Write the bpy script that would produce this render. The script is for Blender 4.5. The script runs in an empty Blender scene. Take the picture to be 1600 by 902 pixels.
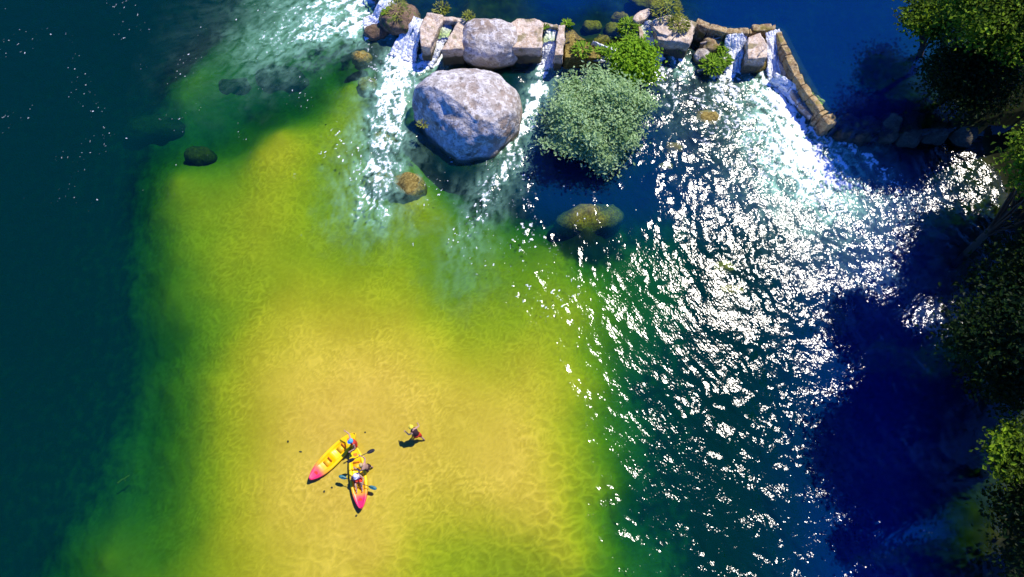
import bpy, bmesh, math, random
import numpy as np
from mathutils import Vector, Matrix, noise as mnoise

S = bpy.context.scene
COL = S.collection
R = math.radians

# ------------------------------------------------------------------ camera
CAM_H, TILT, FPX = 42.0, 18.0, 1142.0
cam_d = bpy.data.cameras.new('camera')
cam_d.sensor_width = 36.0
cam_d.lens = 36.0 * FPX / 1600.0
cam_d.clip_end = 2000.0
cam = bpy.data.objects.new('camera', cam_d)
cam.location = (0, 0, CAM_H)
cam.rotation_euler = (R(TILT), 0, 0)
COL.objects.link(cam)
S.camera = cam

# ------------------------------------------------------------------ sky, sun, exposure
SUN_EL, SUN_AZ = 58.0, 46.0            # azimuth measured from +X towards +Y
w = bpy.data.worlds.new('World'); S.world = w; w.use_nodes = True
nt = w.node_tree; nt.nodes.clear()
sky = nt.nodes.new('ShaderNodeTexSky'); sky.sky_type = 'NISHITA'; sky.sun_disc = False
sky.sun_elevation = R(SUN_EL); sky.sun_rotation = R(90 - SUN_AZ)
sky.air_density = 1.0; sky.dust_density = 0.2; sky.ozone_density = 10.0
bg = nt.nodes.new('ShaderNodeBackground'); bg.inputs['Strength'].default_value = 0.15
wo = nt.nodes.new('ShaderNodeOutputWorld')
tint = nt.nodes.new('ShaderNodeMix'); tint.data_type = 'RGBA'; tint.blend_type = 'MULTIPLY'; tint.inputs[0].default_value = 1.0
tint.inputs[7].default_value = (0.11, 0.36, 1.0, 1.0)       # the picture's deep blue grading of the clear sky
nt.links.new(sky.outputs[0], tint.inputs[6]); nt.links.new(tint.outputs[2], bg.inputs[0]); nt.links.new(bg.outputs[0], wo.inputs[0])

sd = bpy.data.lights.new('sun', 'SUN'); sd.energy = 3.5; sd.angle = R(0.5); sd.color = (1.0, 0.93, 0.82)
sun = bpy.data.objects.new('sun', sd)
sv = Vector((math.cos(R(SUN_EL)) * math.cos(R(SUN_AZ)), math.cos(R(SUN_EL)) * math.sin(R(SUN_AZ)), math.sin(R(SUN_EL))))
sun.rotation_euler = sv.to_track_quat('Z', 'Y').to_euler()
sun.location = sv * 80
COL.objects.link(sun)

S.view_settings.view_transform = 'Standard'
S.view_settings.look = 'None'
S.view_settings.exposure = 0.75
S.view_settings.gamma = 1.0
S.render.engine = 'CYCLES'
cy = S.cycles
cy.max_bounces = 6; cy.diffuse_bounces = 3; cy.glossy_bounces = 2; cy.transmission_bounces = 4
cy.transparent_max_bounces = 16; cy.volume_bounces = 0
cy.caustics_reflective = False; cy.caustics_refractive = False
cy.sample_clamp_indirect = 4.0
cy.use_denoising = True

# ------------------------------------------------------------------ helpers
ct, st = math.cos(R(TILT)), math.sin(R(TILT))
UPZ = 1.3                                # level of the water above the weir

def P(px, py, z=0.0):
    u, v = px - 800.0, py - 451.0
    dx, dy, dz = u, FPX * st - v * ct, -(FPX * ct + v * st)
    k = (z - CAM_H) / dz
    return Vector((dx * k, dy * k, z))

def Pn(pts, z=0.0):
    return np.array([P(a, b, z)[:2] for a, b in pts])

def pix(x, y, z):
    """pixel of a world point (numpy) - used only for laying out the river bed from the survey"""
    ry = y; rz = z - CAM_H
    dep = ry * st - rz * ct
    up = ry * ct + rz * st
    return 800 + x / dep * FPX, 451 - up / dep * FPX

def _hash(ix, iy, seed):
    h = (ix.astype(np.int64) * 374761393 + iy.astype(np.int64) * 668265263 + seed * 974634777) & 0xffffffff
    h = ((h ^ (h >> 13)) * 1274126177) & 0xffffffff
    h = h ^ (h >> 16)
    return (h & 0xffff) / 65535.0

def gnoise(x, y, seed=0):
    ix, iy = np.floor(x), np.floor(y)
    fx, fy = x - ix, y - iy
    ux, uy = fx * fx * fx * (fx * (fx * 6 - 15) + 10), fy * fy * fy * (fy * (fy * 6 - 15) + 10)
    def g(ox, oy):
        a = _hash(ix + ox, iy + oy, seed) * 2 * np.pi
        return np.cos(a) * (fx - ox) + np.sin(a) * (fy - oy)
    return ((g(0, 0) * (1 - ux) + g(1, 0) * ux) * (1 - uy) + (g(0, 1) * (1 - ux) + g(1, 1) * ux) * uy) * 1.5

def fbm(x, y, o=3, seed=0, gain=0.5):
    a, s, f = 1.0, 0.0, 1.0
    for i in range(o):
        s = s + a * gnoise(x * f + i * 17.3, y * f - i * 9.1, seed + i); a *= gain; f *= 2.03
    return s

def sstep(a, b, x):
    t = np.clip((x - a) / (b - a), 0, 1)
    return t * t * (3 - 2 * t)

def rbf(ctrl):
    c = np.array([[P(a, b, 0)[0], P(a, b, 0)[1]] for a, b, _ in ctrl]); v = np.array([q[2] for q in ctrl], float)
    n = len(v)
    d = np.linalg.norm(c[:, None] - c[None], axis=2) + np.eye(n) * 0.15
    A = np.zeros((n + 1, n + 1)); A[:n, :n] = d; A[:n, n] = 1; A[n, :n] = 1
    sol = np.linalg.solve(A, np.append(v, 0))
    def f(x, y):
        out = np.full(x.shape, sol[n])
        for i in range(n):
            out = out + sol[i] * np.sqrt((x - c[i, 0]) ** 2 + (y - c[i, 1]) ** 2 + 0.02)
        return out
    return f

def inpoly(x, y, poly):
    ins = np.zeros(x.shape, bool); n = len(poly); j = n - 1
    for i in range(n):
        xi, yi = poly[i]; xj, yj = poly[j]
        c = ((yi > y) != (yj > y)) & (x < (xj - xi) * (y - yi) / (yj - yi + 1e-12) + xi)
        ins ^= c; j = i
    return ins

def polydist(x, y, pts):
    """distance to a polyline, running length along it and signed offset"""
    best = np.full(x.shape, 1e9); along = np.zeros(x.shape); off = np.zeros(x.shape); L = 0.0
    for i in range(len(pts) - 1):
        a, b = pts[i], pts[i + 1]; e = b - a; l = np.hypot(*e); t = np.clip(((x - a[0]) * e[0] + (y - a[1]) * e[1]) / l ** 2, 0, 1)
        dx, dy = x - a[0] - t * e[0], y - a[1] - t * e[1]; d = np.hypot(dx, dy)
        m = d < best
        best = np.where(m, d, best); along = np.where(m, L + t * l, along)
        off = np.where(m, (dx * -e[1] + dy * e[0]) / l, off); L += l
    return best, along, off, L

def mesh_np(name, verts, faces, smooth=True, attrs=None):
    me = bpy.data.meshes.new(name)
    verts = np.asarray(verts, np.float32); faces = np.asarray(faces, np.int32)
    k = faces.shape[1]
    me.vertices.add(len(verts)); me.vertices.foreach_set('co', verts.ravel())
    me.loops.add(faces.size); me.loops.foreach_set('vertex_index', faces.ravel())
    me.polygons.add(len(faces)); me.polygons.foreach_set('loop_start', np.arange(len(faces), dtype=np.int32) * k)
    me.update(calc_edges=True)
    me.polygons.foreach_set('use_smooth', np.full(len(faces), smooth))
    for n, a in (attrs or {}).items():
        at = me.attributes.new(n, 'FLOAT', 'POINT'); at.data.foreach_set('value', np.asarray(a, np.float32).ravel())
    return me

def link(name, me, mat=None, parent=None):
    o = bpy.data.objects.new(name, me); COL.objects.link(o)
    if mat is not None and me is not None and not me.materials: me.materials.append(mat)
    if parent is not None: o.parent = parent
    return o

def tag(o, label=None, cat=None, group=None, kind=None):
    if label: o['label'] = label
    if cat: o['category'] = cat
    if group: o['group'] = group
    if kind: o['kind'] = kind
    return o

def empty(name, loc, rz=0.0):
    o = bpy.data.objects.new(name, None); o.location = loc; o.rotation_euler = (0, 0, rz); o.empty_display_size = 0.2
    COL.objects.link(o); return o

# ------------------------------------------------------------------ materials
class NT:
    def __init__(s, name):
        s.m = bpy.data.materials.new(name); s.m.use_nodes = True; s.t = s.m.node_tree; s.t.nodes.clear()
        s.out = s.t.nodes.new('ShaderNodeOutputMaterial')
    def n(s, ty, ins=None, **kw):
        nd = s.t.nodes.new(ty)
        for k, v in kw.items(): setattr(nd, k, v)
        for k, v in (ins or {}).items():
            if isinstance(v, bpy.types.NodeSocket): s.t.links.new(v, nd.inputs[k])
            else: nd.inputs[k].default_value = v
        return nd
    def math(s, op, a, b=0.0, c=None, clamp=False):
        ins = {0: a, 1: b}
        if c is not None: ins[2] = c
        return s.n('ShaderNodeMath', ins, operation=op, use_clamp=clamp).outputs[0]
    def mix(s, f, a, b, blend='MIX'):
        nd = s.n('ShaderNodeMix', data_type='RGBA', blend_type=blend)
        for k, v in ((0, f), (6, a), (7, b)):
            if isinstance(v, bpy.types.NodeSocket): s.t.links.new(v, nd.inputs[k])
            else: nd.inputs[k].default_value = v
        return nd.outputs[2]
    def noise(s, vec, scale, detail=3.0, rough=0.55, dist=0.0):
        return s.n('ShaderNodeTexNoise', {'Vector': vec, 'Scale': scale, 'Detail': detail, 'Roughness': rough, 'Distortion': dist}).outputs[0]
    def ramp(s, f, lo, hi):
        nd = s.n('ShaderNodeMapRange', {0: f, 1: lo, 2: hi, 3: 0.0, 4: 1.0}); nd.interpolation_type = 'SMOOTHSTEP'
        return nd.outputs[0]
    def attr(s, name): return s.n('ShaderNodeAttribute', attribute_name=name).outputs['Fac']
    def pos(s): return s.n('ShaderNodeNewGeometry').outputs['Position']
    def objco(s): return s.n('ShaderNodeTexCoord').outputs['Object']
    def surf(s, sh): s.t.links.new(sh, s.out.inputs['Surface'])
    def princ(s, col, rough=0.7, normal=None, spec=0.3, **kw):
        ins = {'Base Color': col, 'Roughness': rough, 'Specular IOR Level': spec}
        if normal is not None: ins['Normal'] = normal
        ins.update(kw)
        return s.n('ShaderNodeBsdfPrincipled', ins).outputs[0]
    def bump(s, h, strength, dist, normal=None):
        ins = {'Height': h, 'Strength': strength, 'Distance': dist}
        if normal is not None: ins['Normal'] = normal
        return s.n('ShaderNodeBump', ins).outputs[0]

def C(r, g, b): return (r, g, b, 1.0)

def mat_bed():
    t = NT('river_bed_sand'); p = t.pos()
    rocky = t.attr('rocky'); tone = t.attr('tone'); land = t.attr('land'); grit = t.attr('grit')
    n3 = t.noise(p, 11.0, 1.0)
    sand = t.mix(tone, C(0.56, 0.35, 0.075), C(0.78, 0.52, 0.14))  # pale end of the tone carries the painted caustic lines
    sand = t.mix(t.math('MULTIPLY', n3, 0.12), sand, C(0.40, 0.26, 0.06))
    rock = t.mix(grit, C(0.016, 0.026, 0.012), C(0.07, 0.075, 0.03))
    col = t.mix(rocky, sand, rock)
    soil = t.mix(n3, C(0.008, 0.010, 0.005), C(0.022, 0.026, 0.012))
    col = t.mix(land, col, soil)
    t.surf(t.n('ShaderNodeBsdfDiffuse', {'Color': col}).outputs[0]); return t.m

def mat_water():
    t = NT('river_water'); p = t.pos()
    chop = t.attr('chop'); foam = t.attr('foam'); aer = t.attr('aer')
    mp = t.n('ShaderNodeMapping', {'Vector': p, 'Rotation': (0, 0, R(-56)), 'Scale': (1.0, 0.6, 1.0)}, vector_type='TEXTURE').outputs[0]
    a = t.noise(mp, 5.6, 1.0, 0.5)
    h = t.math('MULTIPLY', a, t.math('ADD', t.math('MULTIPLY', chop, 1.0), 0.02))
    nb = t.bump(h, 1.0, 0.027)
    tr = t.n('ShaderNodeBsdfTransparent', {'Color': C(1, 1, 1)}).outputs[0]
    turb_shade = t.attr('turb_shade'); blue = t.attr('blue')          # suspended matter at depth; bluer right channel, painted with tree shade and sky reflection
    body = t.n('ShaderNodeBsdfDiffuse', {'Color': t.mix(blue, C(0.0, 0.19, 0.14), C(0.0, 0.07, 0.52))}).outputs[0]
    tf = t.math('ADD', t.math('MULTIPLY', turb_shade, t.math('ADD', t.math('MULTIPLY', blue, 0.09), 0.07)), 0.006)
    base = t.n('ShaderNodeMixShader', {0: tf, 1: tr, 2: body}).outputs[0]
    aerd = t.n('ShaderNodeBsdfDiffuse', {'Color': C(0.40, 0.80, 0.54)}).outputs[0]
    base = t.n('ShaderNodeMixShader', {0: aer, 1: base, 2: aerd}).outputs[0]
    ro = t.math('ADD', t.math('MULTIPLY', t.math('MINIMUM', chop, 0.5), 0.23), 0.06)
    gl = t.n('ShaderNodeBsdfGlossy', {'Color': C(1, 1, 1), 'Roughness': ro, 'Normal': nb}, distribution='BECKMANN').outputs[0]
    fr = t.n('ShaderNodeFresnel', {'IOR': 1.33, 'Normal': nb}).outputs[0]
    wat = t.n('ShaderNodeMixShader', {0: fr, 1: base, 2: gl}).outputs[0]
    nf = t.noise(p, 5.0, 2.0, 0.65)
    ff = t.ramp(t.math('ADD', foam, t.math('MULTIPLY', t.math('SUBTRACT', nf, 0.5), 1.2)), 0.38, 0.72)
    fm = t.n('ShaderNodeBsdfDiffuse', {'Color': C(0.88, 0.91, 0.90)}).outputs[0]
    t.surf(t.n('ShaderNodeMixShader', {0: ff, 1: wat, 2: fm}).outputs[0])
    vol = t.n('ShaderNodeVolumeAbsorption', {'Color': C(0.66, 0.864, 0.0), 'Density': 2.5})
    t.t.links.new(vol.outputs[0], t.out.inputs['Volume'])
    return t.m

def mat_foam():
    t = NT('falling_white_water'); p = t.pos()
    n = t.noise(p, 4.0, 4.0, 0.6, 0.8); s = t.attr('streak')
    f = t.ramp(t.math('ADD', s, t.math('MULTIPLY', n, 0.6)), 0.35, 0.75)
    nb = t.bump(t.math('ADD', n, s), 0.7, 0.2)
    wht = t.princ(C(0.86, 0.89, 0.89), 0.5, nb, 0.2)
    gla = t.princ(C(0.20, 0.40, 0.40), 0.12, nb, 0.5)
    t.surf(t.n('ShaderNodeMixShader', {0: f, 1: gla, 2: wht}).outputs[0]); return t.m

def mat_rock(name, a, b, dark, lichen, wet=True, sc=1.0, moss=None, wl0=0.15):
    t = NT(name); p = t.pos(); g = t.n('ShaderNodeNewGeometry')
    n1 = t.noise(p, 0.5 * sc, 5, 0.6); n2 = t.noise(p, 2.4 * sc, 6, 0.65); n3 = t.noise(p, 9 * sc, 4, 0.7)
    col = t.mix(t.ramp(n1, 0.35, 0.65), a, b)
    col = t.mix(t.math('MULTIPLY', t.ramp(n2, 0.46, 0.58), 0.7), col, lichen)
    col = t.mix(t.math('MULTIPLY', t.ramp(n3, 0.54, 0.64), 0.7), col, dark)
    v = t.n('ShaderNodeTexVoronoi', {'Vector': p, 'Scale': 2.1 * sc, 'Randomness': 1.0}).outputs['Distance']
    col = t.mix(t.math('MULTIPLY', t.math('SUBTRACT', 1.0, t.ramp(v, 0.10, 0.2)), 0.5), col, dark)
    stn = t.noise(p, 1.15 * sc, 4, 0.6, 0.6)
    col = t.mix(t.math('MULTIPLY', t.ramp(stn, 0.54, 0.68), 0.5), col, C((a[0] + dark[0]) * .35, (a[1] + dark[1]) * .33, (a[2] + dark[2]) * .30))
    pit = t.n('ShaderNodeTexVoronoi', {'Vector': p, 'Scale': 0.75 * sc, 'Randomness': 1.0}).outputs['Distance']
    col = t.mix(t.math('MULTIPLY', t.math('SUBTRACT', 1.0, t.ramp(t.math('ADD', pit, t.math('MULTIPLY', n3, 0.12)), 0.15, 0.24)), 0.75), col, dark)
    sz = t.n('ShaderNodeSeparateXYZ', {0: p}).outputs['Z']
    if moss is not None:
        mf = t.math('MULTIPLY', t.ramp(t.noise(p, 1.3, 3), 0.54, 0.66), 0.8)
        col = t.mix(mf, col, moss)
    if wet:
        wl = t.math('ADD', sz, t.math('MULTIPLY', t.math('SUBTRACT', n2, 0.5), -0.5))
        col = t.mix(t.math('SUBTRACT', 1.0, t.ramp(wl, wl0, wl0 + 0.3)), col, C(0.11, 0.10, 0.06))
    h = t.math('ADD', t.math('MULTIPLY', n2, 0.8), t.math('MULTIPLY', n3, 0.25))
    t.surf(t.princ(col, 0.85, t.bump(h, 0.9, 0.22 / sc), 0.2)); return t.m

def mat_leaf(name, a, b, trans=0.35, rough=0.5, lo=0.25, hi=0.75):
    t = NT(name)
    r = t.n('ShaderNodeNewGeometry').outputs['Random Per Island']
    n = t.noise(t.pos(), 0.9, 2)
    col = t.mix(t.math('MULTIPLY', t.math('ADD', t.math('MULTIPLY', r, 0.75), 0.25), t.ramp(n, lo, hi)), a, b)
    pr = t.princ(col, rough, None, 0.12)
    tl = t.n('ShaderNodeBsdfTranslucent', {'Color': t.mix(0.5, col, C(0.20, 0.32, 0.02))}).outputs[0]
    t.surf(t.n('ShaderNodeMixShader', {0: trans, 1: pr, 2: tl}).outputs[0]); return t.m

def mat_plain(name, col, rough=0.5, spec=0.4, bumpy=0.0):
    t = NT(name); p = t.objco()
    n = t.noise(p, 9, 3)
    c2 = t.mix(t.math('MULTIPLY', n, 0.35), col, C(col[0] * 0.6, col[1] * 0.6, col[2] * 0.6))
    t.surf(t.princ(c2, rough, t.bump(n, 0.3, bumpy) if bumpy else None, spec)); return t.m

def mat_hull():
    t = NT('kayak_plastic'); p = t.objco()
    x = t.n('ShaderNodeSeparateXYZ', {0: p}).outputs['X']
    n = t.noise(p, 3.0, 3)
    f = t.ramp(t.math('ADD', x, t.math('MULTIPLY', t.math('SUBTRACT', n, 0.5), 0.35)), 0.75, 1.3)
    f0 = t.ramp(t.math('ADD', x, t.math('MULTIPLY', n, 0.3)), 0.4, 1.1)
    col = t.mix(f0, C(0.92, 0.60, 0.0), C(0.92, 0.38, 0.01))
    col = t.mix(f, col, C(0.80, 0.015, 0.10))
    t.surf(t.princ(col, 0.38, None, 0.4)); return t.m

M = dict(
    bed=mat_bed(), water=mat_water(), foam=mat_foam(),
    granite=mat_rock('pale_granite', C(0.48, 0.44, 0.38), C(0.33, 0.25, 0.18), C(0.09, 0.07, 0.045), C(0.76, 0.73, 0.66)),
    block=mat_rock('cut_weir_stone', C(0.66, 0.53, 0.38), C(0.50, 0.37, 0.24), C(0.16, 0.12, 0.07), C(0.78, 0.67, 0.52), True, 1.6, C(0.24, 0.20, 0.08), 0.75),
    wallst=mat_rock('ochre_wall_stone', C(0.44, 0.31, 0.12), C(0.22, 0.14, 0.07), C(0.07, 0.05, 0.03), C(0.56, 0.45, 0.24), False, 2.0, C(0.20, 0.17, 0.03)),
    brown=mat_rock('algae_covered_rock', C(0.24, 0.17, 0.035), C(0.11, 0.085, 0.02), C(0.04, 0.035, 0.012), C(0.40, 0.31, 0.08), False, 2.6),
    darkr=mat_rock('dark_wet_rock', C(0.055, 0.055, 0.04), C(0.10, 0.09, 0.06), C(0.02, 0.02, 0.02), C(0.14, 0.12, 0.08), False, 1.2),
    mossr=mat_rock('mossy_rock', C(0.20, 0.13, 0.08), C(0.10, 0.07, 0.04), C(0.03, 0.03, 0.02), C(0.28, 0.19, 0.11), False, 1.2, C(0.10, 0.17, 0.02)),
    bark=mat_plain('bark', C(0.10, 0.075, 0.05), 0.9, 0.1, 0.05),
    wood=mat_plain('driftwood', C(0.42, 0.36, 0.28), 0.85, 0.1, 0.03),
    willow=mat_leaf('willow_leaf', C(0.11, 0.25, 0.05), C(0.62, 0.82, 0.42), 0.4, 0.5, 0.0, 0.6),
    lush=mat_leaf('bright_leaf', C(0.14, 0.30, 0.01), C(0.34, 0.58, 0.03), 0.4, 0.5, 0.0, 0.6),
    fern=mat_leaf('fern_leaf', C(0.14, 0.30, 0.02), C(0.42, 0.64, 0.06), 0.4, 0.5, 0.0, 0.6),
    heath=mat_leaf('heath_leaf', C(0.16, 0.20, 0.02), C(0.58, 0.60, 0.12), 0.35, 0.5, 0.0, 0.6),
    dark=mat_leaf('shaded_leaf', C(0.004, 0.013, 0.002), C(0.012, 0.038, 0.005), 0.2),  # near-black green: shade of the bank put into the leaf colour
    oak=mat_leaf('riverside_leaf', C(0.006, 0.022, 0.003), C(0.34, 0.54, 0.02), 0.35),  # sunlit copy: bright clusters put into the colour over near-black leaf
    hull=mat_hull(),
    seatyel=mat_plain('yellow_plastic', C(0.88, 0.50, 0.01), 0.5),
    orange=mat_plain('orange_plastic', C(0.75, 0.22, 0.01), 0.5),
    seatpad=mat_plain('dark_seat_pad', C(0.10, 0.03, 0.02), 0.8, 0.2),
    black=mat_plain('black_rubber', C(0.02, 0.02, 0.022), 0.6),
    blade=mat_plain('teal_blade', C(0.02, 0.15, 0.17), 0.4),
    skin=mat_plain('skin', C(0.52, 0.30, 0.20), 0.55, 0.3),
    hair=mat_plain('hair', C(0.05, 0.03, 0.02), 0.7, 0.2),
    blond=mat_plain('fair_hair', C(0.52, 0.38, 0.16), 0.7, 0.2),
    yellowc=mat_plain('yellow_cloth', C(0.85, 0.68, 0.06), 0.8, 0.1),
    bluec=mat_plain('blue_cloth', C(0.10, 0.42, 0.72), 0.8, 0.1),
    redc=mat_plain('red_cloth', C(0.65, 0.05, 0.03), 0.8, 0.1),
    whitec=mat_plain('white_cloth', C(0.82, 0.78, 0.80), 0.8, 0.1),
    darkc=mat_plain('dark_cloth', C(0.06, 0.03, 0.03), 0.85, 0.1),
)

# ------------------------------------------------------------------ layout of the river
DAM = [(470, -190), (540, -80), (597, 8), (655, 52), (730, 60), (850, 62), (880, 66), (1000, 58), (1085, 35), (1130, 47), (1180, 50),
       (1215, 46), (1240, 95), (1265, 140), (1305, 195), (1345, 206), (1480, 200), (1700, 190), (2100, 180)]
damw = Pn(DAM, UPZ)
UPPOLY = np.vstack([damw, [[80, 90], [-40, 90]]])

DEPTH = [
 (560,740,.30),(430,600,.40),(480,520,.48),(600,600,.30),(420,800,.42),(500,880,.38),(600,860,.38),(700,700,.36),(800,650,.42),(780,780,.36),
 (850,800,.50),(700,880,.95),(760,890,1.0),(840,875,.9),(640,885,.7),(900,880,.85),(900,700,.9),(940,600,1.3),(930,800,1.3),(965,760,1.6),(1000,800,2.9),(1000,600,3.0),
 (955,500,1.6),(1050,700,3.2),(900,500,1.1),(850,450,1.15),(750,520,.9),(700,460,1.2),(720,430,1.35),(800,400,1.4),(650,520,.58),(600,450,.86),
 (550,400,1.0),(450,400,.92),(400,450,.88),(350,350,1.02),(300,300,1.15),(265,270,1.3),(400,230,.9),(430,200,.98),(520,170,1.15),(540,120,1.3),
 (500,250,1.12),(560,300,1.3),(480,330,1.05),(650,370,1.2),(620,420,.95),(700,330,1.3),(780,330,1.8),(850,370,1.6),(880,400,1.35),(920,450,1.3),
 (240,330,1.6),(250,450,1.6),(208,400,2.2),(170,400,2.9),(280,560,1.6),(240,600,1.9),(200,620,2.4),(150,600,3.2),(330,600,1.0),(330,700,1.0),
 (280,750,1.5),(200,780,2.1),(150,780,2.3),(100,780,2.9),(60,700,3.4),(220,880,1.7),(140,880,1.65),(60,880,2.4),(320,860,1.0),(380,700,.68),
 (0,850,3.4),(0,600,4.2),(80,500,4.2),(100,300,4.2),(0,300,4.6),(100,100,4.4),(200,100,3.6),(250,30,4.2),(230,150,2.6),(265,130,1.9),(290,100,1.8),
 (330,60,1.9),(350,205,2.3),(300,200,2.6),(370,150,2.8),(450,140,2.6),(520,100,2.2),(450,60,2.0),(550,60,1.8),(540,30,1.5),(600,200,1.4),(600,300,1.5),
 (700,260,2.4),(920,352,.7),(862,352,2.2),(985,352,2.8),(920,312,3.2),(920,392,2.0),(640,293,.7),(830,250,3.6),(900,300,3.6),(1000,320,3.2),(1050,250,2.4),(1100,150,1.6),(1200,200,1.6),(1200,350,2.6),(1100,450,2.9),(1100,600,3.3),
 (1200,700,3.6),(1100,850,3.2),(1000,880,2.2),(955,860,1.5),(1300,600,4.2),(1400,700,4.2),(1400,400,3.4),(1470,300,2.6),(1500,600,2.6),(1450,850,3.2),
 (1560,250,-.5),(1590,500,-.8),(1580,850,-.8),(1650,400,-2.2),(1650,800,-2.2),(1800,400,-4),(1800,900,-4),(1800,0,-4),(1400,1050,3.),(1000,1050,2.2),(560,1050,.4),(200,1050,1.2),(0,1050,3.),(-200,500,4.6),(-200,0,4.6),(300,-150,3.5),(1500,215,.8),(1420,230,1.8)]
UPD = [(640,-20,1.2),(690,5,1.5),(770,-5,1.0),(800,5,1.1),(860,0,2.2),(930,45,.9),(900,25,1.8),(960,30,1.6),(1010,0,.75),(1060,-20,1.4),(1140,10,2.6),(1230,0,2.2),(1250,60,2.3),
 (1300,120,2.6),(1350,60,3.0),(1390,150,2.2),(1430,60,2.0),(1470,0,.8),(1500,150,-.5),(1570,60,-1.6),(1600,0,-3),(1600,150,-3),(700,-150,3),(1000,-150,3),(1300,-150,3),(600,-150,2.),(1800,0,-4.5)]
CHOP = [
 (560,740,.02),(430,600,.02),(480,500,.03),(420,850,.02),(700,700,.02),(800,800,.03),(850,650,.06),(700,520,.14),(720,420,.30),(850,480,.6),(930,650,.6),(950,850,.7),
 (1040,700,.85),(1150,450,.66),(1250,300,.95),(1100,200,.75),(1350,400,.9),(1400,330,.8),(1200,600,.85),(1150,850,1.05),(1300,800,1.1),(1400,870,1.25),(1000,320,.22),(1000,450,.62),(1100,320,.7),(1060,560,.42),
 (600,200,.9),(750,280,.6),(200,100,.22),(50,400,.14),(100,700,.06),(400,100,.40),(350,300,.06),(450,250,.12),(560,280,.30),(300,850,.02),(500,60,.5),(850,200,.8),(640,330,.45),(900,340,.3),(1450,600,.8),(1150,1000,1.2),(1350,1000,1.3),(980,950,.7),(1480,350,.8),(1500,850,.4)]
DEPTH = [(a, b, float(d * np.interp(d, [.3, .5, .8, 1.3, 2], [.62, .66, .72, .88, 1.08]))) for a, b, d in DEPTH]
f_depth, f_up, f_chop = rbf(DEPTH), rbf(UPD), rbf(CHOP)

def axis(a0, a1, b0, b1, fine, coarse):
    return np.concatenate([np.arange(a0, b0, coarse), np.arange(b0, b1, fine), np.arange(b1, a1 + coarse, coarse)])

def bed_z(x, y):
    d = f_depth(x, y); d = np.clip(d, -4.5, 5.0)
    wob = fbm(x * 0.22, y * 0.22, 3, 5) * np.clip(d * 0.12, 0.02, 0.3) + fbm(x * 1.0, y * 1.0, 3, 9) * np.clip((d - .4) * .035, .006, .1)
    zl = -d + wob
    u = np.clip(f_up(x, y), -4.5, 3.5)
    zu = UPZ - u + fbm(x * 0.5, y * 0.5, 4, 21) * 0.35
    dd, _, _, _ = polydist(x, y, damw)
    zu = np.where((dd < 1.2) & (u > 0), np.maximum(zu, UPZ - 0.35 - dd * 0.6), zu)
    up = inpoly(x, y, UPPOLY)
    return np.where(up, zu, zl), up, d

# river bed, with the bank rising out of the water on the right
def ridged(x, y, seed):
    return (1 - np.minimum(1, np.abs(gnoise(x, y, seed)) * 2.4)) ** 1.6

bx = axis(-70, 70, -37, 38, 0.085, 2.0); by = axis(-30, 70, -6, 42, 0.085, 2.0)
X, Y = np.meshgrid(bx, by)
Z, up, d = bed_z(X, Y)
px_, py_ = pix(X, Y, 0)
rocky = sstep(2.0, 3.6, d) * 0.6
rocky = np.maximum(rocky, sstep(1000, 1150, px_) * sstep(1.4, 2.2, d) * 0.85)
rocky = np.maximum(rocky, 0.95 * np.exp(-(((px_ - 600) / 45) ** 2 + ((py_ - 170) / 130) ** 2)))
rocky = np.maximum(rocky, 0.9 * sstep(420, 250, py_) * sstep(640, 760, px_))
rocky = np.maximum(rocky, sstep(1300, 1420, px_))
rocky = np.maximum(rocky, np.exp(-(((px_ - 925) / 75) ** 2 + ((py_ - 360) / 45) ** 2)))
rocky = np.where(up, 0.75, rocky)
grit = fbm(X * 1.6, Y * 1.6, 3, 31) * .5 + .5
rocky = sstep(.3, .7, rocky + (grit - .5) * .3)
tone = np.clip(.5 + .8 * fbm(X * .28, Y * .28, 3, 33), 0, 1)
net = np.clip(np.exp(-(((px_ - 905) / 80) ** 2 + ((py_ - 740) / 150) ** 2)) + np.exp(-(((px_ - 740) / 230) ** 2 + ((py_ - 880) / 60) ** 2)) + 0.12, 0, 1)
# ripple marks: ridges combed by the current, doubled by painted caustic light lines
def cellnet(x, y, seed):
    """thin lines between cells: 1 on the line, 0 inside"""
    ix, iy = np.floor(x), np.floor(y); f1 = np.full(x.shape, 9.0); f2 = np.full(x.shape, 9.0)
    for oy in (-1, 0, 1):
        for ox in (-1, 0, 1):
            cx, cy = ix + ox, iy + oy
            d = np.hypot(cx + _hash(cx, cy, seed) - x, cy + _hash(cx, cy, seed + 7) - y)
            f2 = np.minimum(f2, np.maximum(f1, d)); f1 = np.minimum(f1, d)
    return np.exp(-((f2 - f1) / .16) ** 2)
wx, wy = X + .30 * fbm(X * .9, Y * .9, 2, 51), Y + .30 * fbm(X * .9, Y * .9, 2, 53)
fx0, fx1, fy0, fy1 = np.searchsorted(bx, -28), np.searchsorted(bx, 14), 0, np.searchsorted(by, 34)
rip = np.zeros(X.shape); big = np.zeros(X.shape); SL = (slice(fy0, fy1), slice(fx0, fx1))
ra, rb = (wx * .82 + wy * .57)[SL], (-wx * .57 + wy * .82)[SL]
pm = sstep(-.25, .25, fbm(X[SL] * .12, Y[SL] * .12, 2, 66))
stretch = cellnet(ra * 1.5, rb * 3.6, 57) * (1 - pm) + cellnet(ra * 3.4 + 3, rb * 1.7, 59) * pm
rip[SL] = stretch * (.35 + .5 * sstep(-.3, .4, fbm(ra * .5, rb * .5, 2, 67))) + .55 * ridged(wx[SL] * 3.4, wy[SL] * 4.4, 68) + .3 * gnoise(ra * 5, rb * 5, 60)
big[SL] = cellnet(wx[SL] * .8, wy[SL] * 1.5, 61) * (.4 + .6 * pm) + .6 * cellnet(wx[SL] * 1.5 + 4, wy[SL] * 2.6, 63)
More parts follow.
